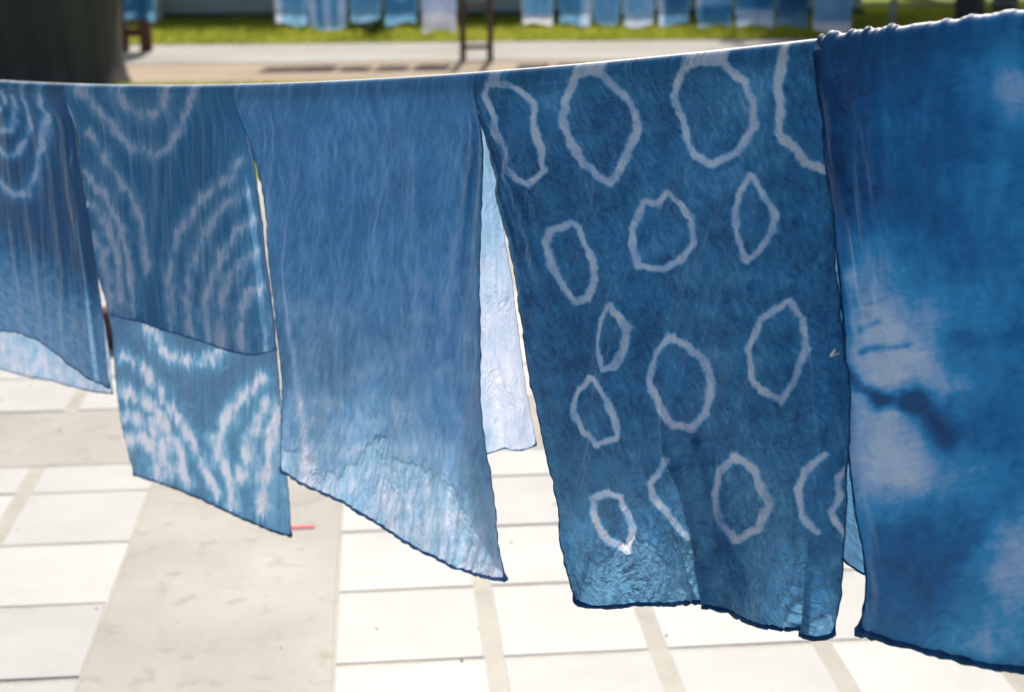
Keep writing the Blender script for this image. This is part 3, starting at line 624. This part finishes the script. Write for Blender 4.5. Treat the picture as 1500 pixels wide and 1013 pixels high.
R5 = [(1850,-28),(1855,300),(1860,700),(1850,1060)]
B5 = [(1257,925),(1275,932),(1310,940),(1360,952),(1430,970),(1500,979),(1650,1005),(1850,1060)]
flap(sc5, 'front_flap', L5, R5, B5, 1, dye_deep, M_deep, 420, 360, r=RR+.002, crest=crest5, n_fn=n5, hem=M_hem, hem_r=.0042, crease=c5, seed=5)
L5b = [(1210,57),(1218,250),(1232,450),(1250,650),(1275,800),(1285,880)]
R5b = [(1850,-28),(1855,300),(1860,700),(1850,1000)]
B5b = [(1285,880),(1350,905),(1430,925),(1500,930),(1650,950),(1850,1000)]
flap(sc5, 'back_flap', L5b, R5b, B5b, -1, lambda x, y, u, v: dye_deep(x-60, y+25, u, v)*.9, M_deep, 180, 180, r=RR+.002, crest=crest5, n_fn=lambda s, h, u, v: .008+.03*v+.01*v*np.sin(u*9), hem=M_hem, crease=crease_crinkle(.006, .002, .001, .1, 121), seed=15)
# the small pin in the edge of the ring scarf
a = on_plane(1217., 521., P0+NRM*.052, NRM); b = on_plane(1223., 512., P0+NRM*.057, NRM)
pin = MB().tube(lo(sc4, np.array([a, a*.6+b*.4, b])), [.0016, .0018, .0013], 8)
pin.tube(lo(sc4, np.array([a-ZZ*.001-NRM*.030, a])), [.0012, .0016], 8)
ob('pin', pin.mesh('pin'), M_pin, parent=sc4)['label'] = 'tiny white pin stuck in the scarf edge'

# ------------------------------------------------------------------ small things on the paving
P_ = on_plane(np.array([424., 461.]), np.array([772., 770.5]), np.array([0, 0, .006]), ZZ)
ax = (P_[1]-P_[0]); ln = np.linalg.norm(ax); ax /= ln; sdv = np.cross(ZZ, ax)
ob('tape_strip', MB().box((0, 0, 0), ln, .016, .004, np.array([ax, sdv, ZZ]), .0008).mesh('tape_strip', False), M_red, loc=(P_[0]+P_[1])/2, label='short strip of red tape lying on the grey concrete band', cat='tape')
pp, qq = ground_pq(166., 511.)
blk = MB().box((0, 0, .075), .30, .10, .15, np.array([EP, EQ, ZZ]), .006)
ob('timber_block', blk.mesh('timber_block', False), M_redwood, loc=G(pp+.08, qq+.05, .004), label='brown timber block on the paving behind the gap beside the teal scarf', cat='block')

# ------------------------------------------------------------------ grass blades
def blades(name, P, Q, z, h, lean, mat, label):
    n = len(P); a = rng.uniform(0, 2*np.pi, n); hh = h*rng.uniform(.5, 1.2, n); wd = h*.16
    base = P[:, None]*EP + Q[:, None]*EQ + z*ZZ
    d = np.stack([np.cos(a), np.sin(a), 0*a], -1); l = rng.normal(0, lean, (n, 2))*hh[:, None]
    tip = base + np.c_[l, hh]
    V = np.stack([base-d*wd, base+d*wd, tip], 1).reshape(-1, 3)
    return ob(name, mesh_np(name, V, np.arange(3*n).reshape(-1, 3), False), mat, kind='stuff', label=label, cat='grass')
n = 60000
blades('grass', rng.uniform(-11, 13, n), 18.5+rng.uniform(0, 1, n)**1.2*6.2, -.018, .085, .35, M_grass, 'sunlit green grass strip beyond the concrete road')
n = 40000
blades('grass', rng.uniform(-7, 5, n), np.where(rng.uniform(size=n) < .5, 14.45-np.abs(rng.normal(0, .6, n)), rng.uniform(9.2, 14.4, n)), -.022, .05, .35, M_grass, 'short grass beside the sand, just behind the near line')

# ------------------------------------------------------------------ wall and fence
wq = ground_pq(500., 26.)[1]
def pq_at(px, q, py=40.):                                   # p on the vertical plane at distance q
    P = on_plane(px, py, EQ*q, EQ); return P @ EP
def z_at(px, py, q): return on_plane(px, py, EQ*q, EQ)[..., 2]
AX = np.array([EP, EQ, ZZ])
wl, wr = pq_at(-300., wq), pq_at(1262., wq)
wall = empty('boundary_wall', 'long grey green wall with dark plinth behind the far lawn', 'wall', G((wl+wr)/2, wq))
m0 = np.array(wall.location)
xs = np.arange(wl, wr, 2.4)
for k, x in enumerate(xs):
    x1 = min(x+2.4, wr)
    ob('panel', MB().box(G((x+x1)/2, wq+.1, 1.05)-m0, x1-x-.03, .12, 2.2, AX, .006).mesh('panel', False), M_wall, parent=wall)
ob('base_strip', MB().box(G((wl+wr)/2, wq+.06, .02)-m0, wr-wl, .26, .12, AX, .01).mesh('base_strip', False), M_base_strip, parent=wall)  # dark strip along the foot of the wall
ob('coping', MB().box(G((wl+wr)/2, wq+.1, 2.19)-m0, wr-wl, .22, .08, AX, .01).mesh('coping', False), M_trim, parent=wall)
pp = pq_at(206., wq-.25)
gate = empty('gate_pier', 'pale rendered pier standing in front of the grey green wall', 'pier', G(pp, wq-.25))
ob('pier_shaft', MB().box((0, 0, 1.05), .62, .42, 2.2, AX, .015).mesh('pier_shaft', False), M_trim, parent=gate)
ob('pier_cap', MB().box((0, 0, 2.19), .74, .54, .08, AX, .01).mesh('pier_cap', False), M_trim, parent=gate)
fq = ground_pq(1305., 38.)[1]
fl, fr = pq_at(1262., fq), pq_at(1800., fq)
fence = empty('rail_fence', 'low grey metal rail fence on the shaded grass by the dark tree', 'fence', G(fl, fq))
f0 = np.array(fence.location)
for zr in (.30, .72, 1.1):
    ob('rail', MB().tube([G(fl-.05, fq, zr)-f0, G(fr, fq, zr)-f0], .022, 8).mesh('rail'), M_metal, parent=fence)
p13 = pq_at(1305., fq)
for x in (p13, p13+2.2, p13+4.4):
    ob('post', MB().tube([G(x, fq-.03, -.05)-f0, G(x, fq-.03, 1.2)-f0], .05, 10).mesh('post'), M_metal, parent=fence)

# ------------------------------------------------------------------ trees
def tree(name, label, base, r0, hgt, crown_c, crown_r, nclump, nleaf, seed, leafs=.16, roots=6):
    r = np.random.default_rng(seed); t = empty(name, label, 'tree', base)
    z = np.linspace(-.05, hgt, 40); bend = np.stack([.03*np.sin(z*.8+seed), .03*np.cos(z*.6+seed), z], -1); bend[:, :2] -= bend[0, :2]
    rad = r0*(1-.15*z/hgt)*(1+.05*np.exp(-z/.10))
    mb = MB().tube(bend, rad, 28, rough=.05, seed=seed)
    for k in range(roots):
        a = k*2*np.pi/roots+r.uniform(-.3, .3); L = r0*r.uniform(.6, .85)
        tt = np.linspace(0, 1, 7); mb.tube(np.stack([np.cos(a)*(r0*.5+L*tt*.75), np.sin(a)*(r0*.5+L*tt*.75), r0*.5*(1-tt)**1.6-.05], -1), r0*.26*(1-.75*tt), 8, rough=.15, seed=k)
    cc = np.asarray(crown_c, float); cr = np.asarray(crown_r, float)
    cl = r.normal(size=(nclump, 3)); cl /= np.linalg.norm(cl, axis=1)[:, None]; cl = cc + cl*cr*r.uniform(.45, 1., (nclump, 1))
    tr = ob('trunk', mb.mesh('trunk'), M_bark, parent=t)
    lm = MB()
    for c in cl[:14]:
        s = bend[r.integers(24, 39)]; mid = (s+c)/2+[0, 0, -.3]
        tt = np.linspace(0, 1, 8)[:, None]; path = (1-tt)**2*s+2*tt*(1-tt)*mid+tt**2*c
        lm.tube(path, r0*.30*(1-.85*tt[:, 0]), 7)
    ob('limbs', lm.mesh('limbs'), M_bark, parent=t)
    ci = r.integers(0, nclump, nleaf); P = cl[ci] + r.normal(size=(nleaf, 3))*cr*.17
    d1 = r.normal(size=(nleaf, 3)); d1 /= np.linalg.norm(d1, axis=1)[:, None]
    d2 = np.cross(d1, r.normal(size=(nleaf, 3))); d2 /= np.linalg.norm(d2, axis=1)[:, None]; sz = leafs*r.uniform(.6, 1.3, (nleaf, 1))
    V = np.stack([P-d1*sz, P+d2*sz*.42, P+d1*sz, P-d2*sz*.42], 1).reshape(-1, 3)
    ob('crown', mesh_np('crown', V, np.arange(4*nleaf).reshape(-1, 4), False), M_leaf, parent=t)
    return t
tp, tq = ground_pq(40., 126.)
tree('tree', 'massive dark grey tree trunk with root flare behind the teal scarf', G(tp, tq+.35, -.02), .90, 5.2, (-.8, 1.2, 6.6), (3.2, 2.6, 1.9), 46, 6000, 5, roots=0)
tp, tq = ground_pq(1418., 44.)
tree('tree', 'slim black tree trunk on the shaded lawn by the rail fence', G(tp, tq, -.02), .20, 4.2, (-.3, 1.4, 5.0), (3.0, 3.0, 1.7), 46, 9000, 9, roots=4)
tp, tq = pq_at(1330., 26.5), 26.5
tree('tree', 'broad leafy tree beyond the rail fence casting shade over the lawn', G(tp, tq, -.02), .28, 4.4, (.3, .2, 6.6), (4.6, 2.6, 2.2), 60, 12000, 21, .22, roots=4)  # out of view, added to cast shade on lawn and road
tp, tq = ground_pq(1490., 30.)
tree('tree', 'grey tree trunk at the lawn edge beyond the slim black tree', G(tp+.5, tq+1.6, -.02), .20, 4.4, (.2, 1.0, 5.2), (3.0, 2.6, 1.8), 40, 8000, 12, roots=4)

# ------------------------------------------------------------------ far drying racks
RQ = ground_pq(700., 85.)[1]; ROPE_Z = 1.05
def ladder_frame(name, label, px0, px1, q, mat, wd, hgt, rungs, base_py=None, grp='timber drying frames'):
    p0, p1 = pq_at(px0, q, 60.), pq_at(px1, q, 60.)
    t = empty(name, label, 'drying frame', G((p0+p1)/2, q, -.02), group=grp); c = (p0+p1)/2
    for p in (p0, p1):
        ob('post', MB().box(EP*(p-c)+ZZ*hgt/2, wd, wd, hgt, AX, .008).mesh('post', False), mat, parent=t)
    for z in rungs:
        ob('rung', MB().box(EP*0+EQ*.012+ZZ*z, abs(p1-p0)-wd+.01, wd*.6, wd*.7, AX, .005).mesh('rung', False), mat, parent=t)
    return t
ladder_frame('ladder_frame', 'slim weathered timber ladder frame standing between the two rows of far scarves', 678, 718, RQ, M_wood, .068, 1.2, (.14, .60, 1.08))
lq = ground_pq(200., 73.)[1]
ladder_frame('timber_stand', 'dark red brown timber stand holding a bright blue cloth behind the big trunk', 180, 214, lq, M_redwood, .13, 1.2, (.22, .44, 1.1))
ladder_frame('ladder_frame', 'timber ladder frame at the shaded end of the far scarf row', 1720, 1762, RQ, M_wood, .068, 1.2, (.14, .60, 1.08))
pL, pM, pR = pq_at(214., RQ), pq_at(698., RQ), pq_at(1740., RQ)
fr_line = empty('far_line', 'thin rope carrying the far row of blue scarves across the lawn edge', 'clothesline', G(pM, RQ, ROPE_Z))
o0 = np.array(fr_line.location)
for a, b in ((pL, pM), (pM, pR)):
    tt = np.linspace(0, 1, 30); pts = np.array([G(a+(b-a)*x, RQ + (lq-RQ)*(1-x)*(a == pL), ROPE_Z-.10*4*x*(1-x)*(b-a)/6) for x in tt])
    ob('rope', MB().tube(pts-o0, .006, 6).mesh('rope'), M_rope, parent=fr_line)

M_far = cloth_mat('cotton_far', TEAL, .45, (40, 6), .10, .2)
def far_scarf(px0, px1, yb, fn, label, q=None, seed=0, name='scarf', grp='scarves on the far line', zt=None):
    q = RQ if q is None else q
    a, b = pq_at(px0, q), pq_at(px1, q); zb = float(z_at((px0+px1)/2., yb, q))
    x = (a-pM)/(pR-pM) if a > pM else (a-pL)/(pM-pL); L = (pR-pM) if a > pM else (pM-pL)
    ztop = ROPE_Z-.10*4*x*(1-x)*L/6+.008 if zt is None else zt
    nu, nv = 40, 60; U, T = np.meshgrid(np.linspace(0, 1, nu), np.linspace(0, 1, 2*nv))
    front = T <= .5; v = np.where(front, 1-2*T, 2*T-1)       # 0 at the rope, 1 at the hem
    v = np.sqrt(v**2+1e-6); zbk = zb+.12+.05*math.sin(seed*2.1)
    zz = ztop + (np.where(front, zb+.02*np.sin(U*5+seed), zbk)-ztop)*v
    n_ = np.where(front, -1, 1)*(.012*sstep(0, .03, v)+.02*v) + .022*v*np.sin(U*(7+seed % 4)+seed) + .012*fbm(U*4+seed, v*2, 2, seed)*v
    sk = (U-.5)*(b-a)*(1-.05*v) + (a+b)/2 + .015*v*math.sin(seed*1.3)
    V = sk[..., None]*EP + (q+n_)[..., None]*EQ + zz[..., None]*ZZ
    org = G((a+b)/2, q, ztop)
    hz = (zz-zb)                                             # metres above the hem
    dye = np.clip(fn(U, hz, front)*1.15-.20 + .12*fbm(U*6+seed, hz*7, 3, seed+700), .03, .97)
    me = mesh_np(name, V-org, grid_faces(2*nv, nu), True, {'dye': dye, 'cu': U*.4+seed, 'cv': hz})
    return ob(name, me, M_far, label=label, cat='scarf', group=grp, loc=org)
band = lambda h, a, b: sstep(a-.03, a+.03, h)*(1-sstep(b-.03, b+.03, h))
FAR = [
 (402, 450, 36, lambda u, h, f: .52+.30*(1-sstep(.1, .3, u)), 'far mid blue scarf with a pale edge, outermost on the row before the ladder frame'),
 (452, 507, 42, lambda u, h, f: .60+.18*np.sin(u*16), 'far pale blue scarf with soft vertical streaks, second in its row'),
 (514, 559, 31, lambda u, h, f: .50+0*u, 'far plain dusty blue scarf hanging above the dark shrub'),
 (565, 612, 35, lambda u, h, f: .33+.40*sstep(.22, .3, h)*np.exp(-((u-.5)/.3)**2)+.18*band(h, -.1, .05), 'far deep blue scarf with a pale crescent, next to the white one'),
 (617, 668, 46, lambda u, h, f: .80+.15*band(h, -.1, .2), 'far nearly white scarf hanging beside the ladder frame'),
 (762, 808, 36, lambda u, h, f: .60+.35*band(h, -.1, .09)+.2*(1-sstep(.0, .15, u)), 'far pale blue scarf with white bottom, first beyond the ladder frame'),
 (818, 864, 36, lambda u, h, f: .42+.30*sstep(.6, .8, u), 'far mid blue scarf with one pale side, between two pale scarves'),
 (870, 908, 35, lambda u, h, f: .54+0*u, 'far plain dusty blue narrow scarf in the long row'),
 (914, 957, 38, lambda u, h, f: .62+.15*band(h, -.1, .1), 'far pale lavender blue scarf with a lighter bottom in the long row'),
 (962, 1007, 36, lambda u, h, f: .26+.50*(1-sstep(.12, .25, u)), 'far deep blue scarf with a pale stripe down one side'),
 (1018, 1069, 38, lambda u, h, f: .62-.32*band(h, .03, .22)+.2*(1-sstep(.05, .2, u)), 'far light scarf with a broad deep blue band near its bottom'),
 (1076, 1133, 38, lambda u, h, f: .36+.34*band(h, -.1, .19), 'far scarf, deep blue above and pale lavender below'),
 (1137, 1184, 38, lambda u, h, f: .16+.05*band(h, -.1, .05), 'far very dark blue scarf, the darkest of the row'),
 (1192, 1246, 47, lambda u, h, f: .62+.32*band(h, -.1, .11), 'far pale blue scarf with wide white bottom band, last before the rail fence')]
for k, (a, b, y, fn, lab) in enumerate(FAR): far_scarf(a, b, y, fn, lab, seed=k+1)
far_scarf(183, 229, 30, lambda u, h, f: .38+0*u, 'bright blue cloth hung on the red brown timber stand behind the trunk', q=lq-.09, seed=31, grp='cloth on the timber stand', zt=1.08)

# ------------------------------------------------------------------ dark shrub on the far lawn
sp, sq = ground_pq(548., 52.)
shr = empty('shrub', 'small dark shrub on the lawn below the dusty blue far scarf', 'shrub', G(sp, sq, -.02))
mb = MB()
for k in range(7):
    a = k*.9; tip = np.array([.14*math.cos(a), .12*math.sin(a), .22+.03*(k % 3)])
    mb.tube(np.array([[0, 0, -.02], tip*.5+[0, 0, .03], tip]), [.012, .008, .004], 6)
ob('stem', mb.mesh('stem'), M_bark, parent=shr)
nl = 900; P = rng.normal(size=(nl, 3))*[.13, .12, .07]+[0, 0, .17]; P[:, 2] = np.abs(P[:, 2])
d1 = rng.normal(size=(nl, 3)); d1 /= np.linalg.norm(d1, axis=1)[:, None]; d2 = np.cross(d1, rng.normal(size=(nl, 3))); d2 /= np.linalg.norm(d2, axis=1)[:, None]
V = np.stack([P-d1*.03, P+d2*.013, P+d1*.03, P-d2*.013], 1).reshape(-1, 3)
ob('foliage', mesh_np('foliage', V, np.arange(4*nl).reshape(-1, 4), False), M_leaf, parent=shr)

# ------------------------------------------------------------------ grit scattered on the paving
gm = MB(); ng = 70
for k in range(ng):
    c = G(rng.uniform(-2.2, 1.8), rng.uniform(2.2, 5.2), .0045); r_ = rng.uniform(.001, .0035)
    v8 = np.array([[x, y, z] for z in (-.5, 1) for y in (-1, 1) for x in (-1, 1)], float)*r_*rng.uniform(.5, 1.1, (8, 3))
    gm.add(v8+c, [[0,2,3,1],[4,5,7,6],[0,1,5,4],[1,3,7,5],[3,2,6,7],[2,0,4,6]])
ob('grit', gm.mesh('grit', False), M_soil, kind='stuff', label='loose dark grit and crumbs scattered on the pale paving', cat='grit')
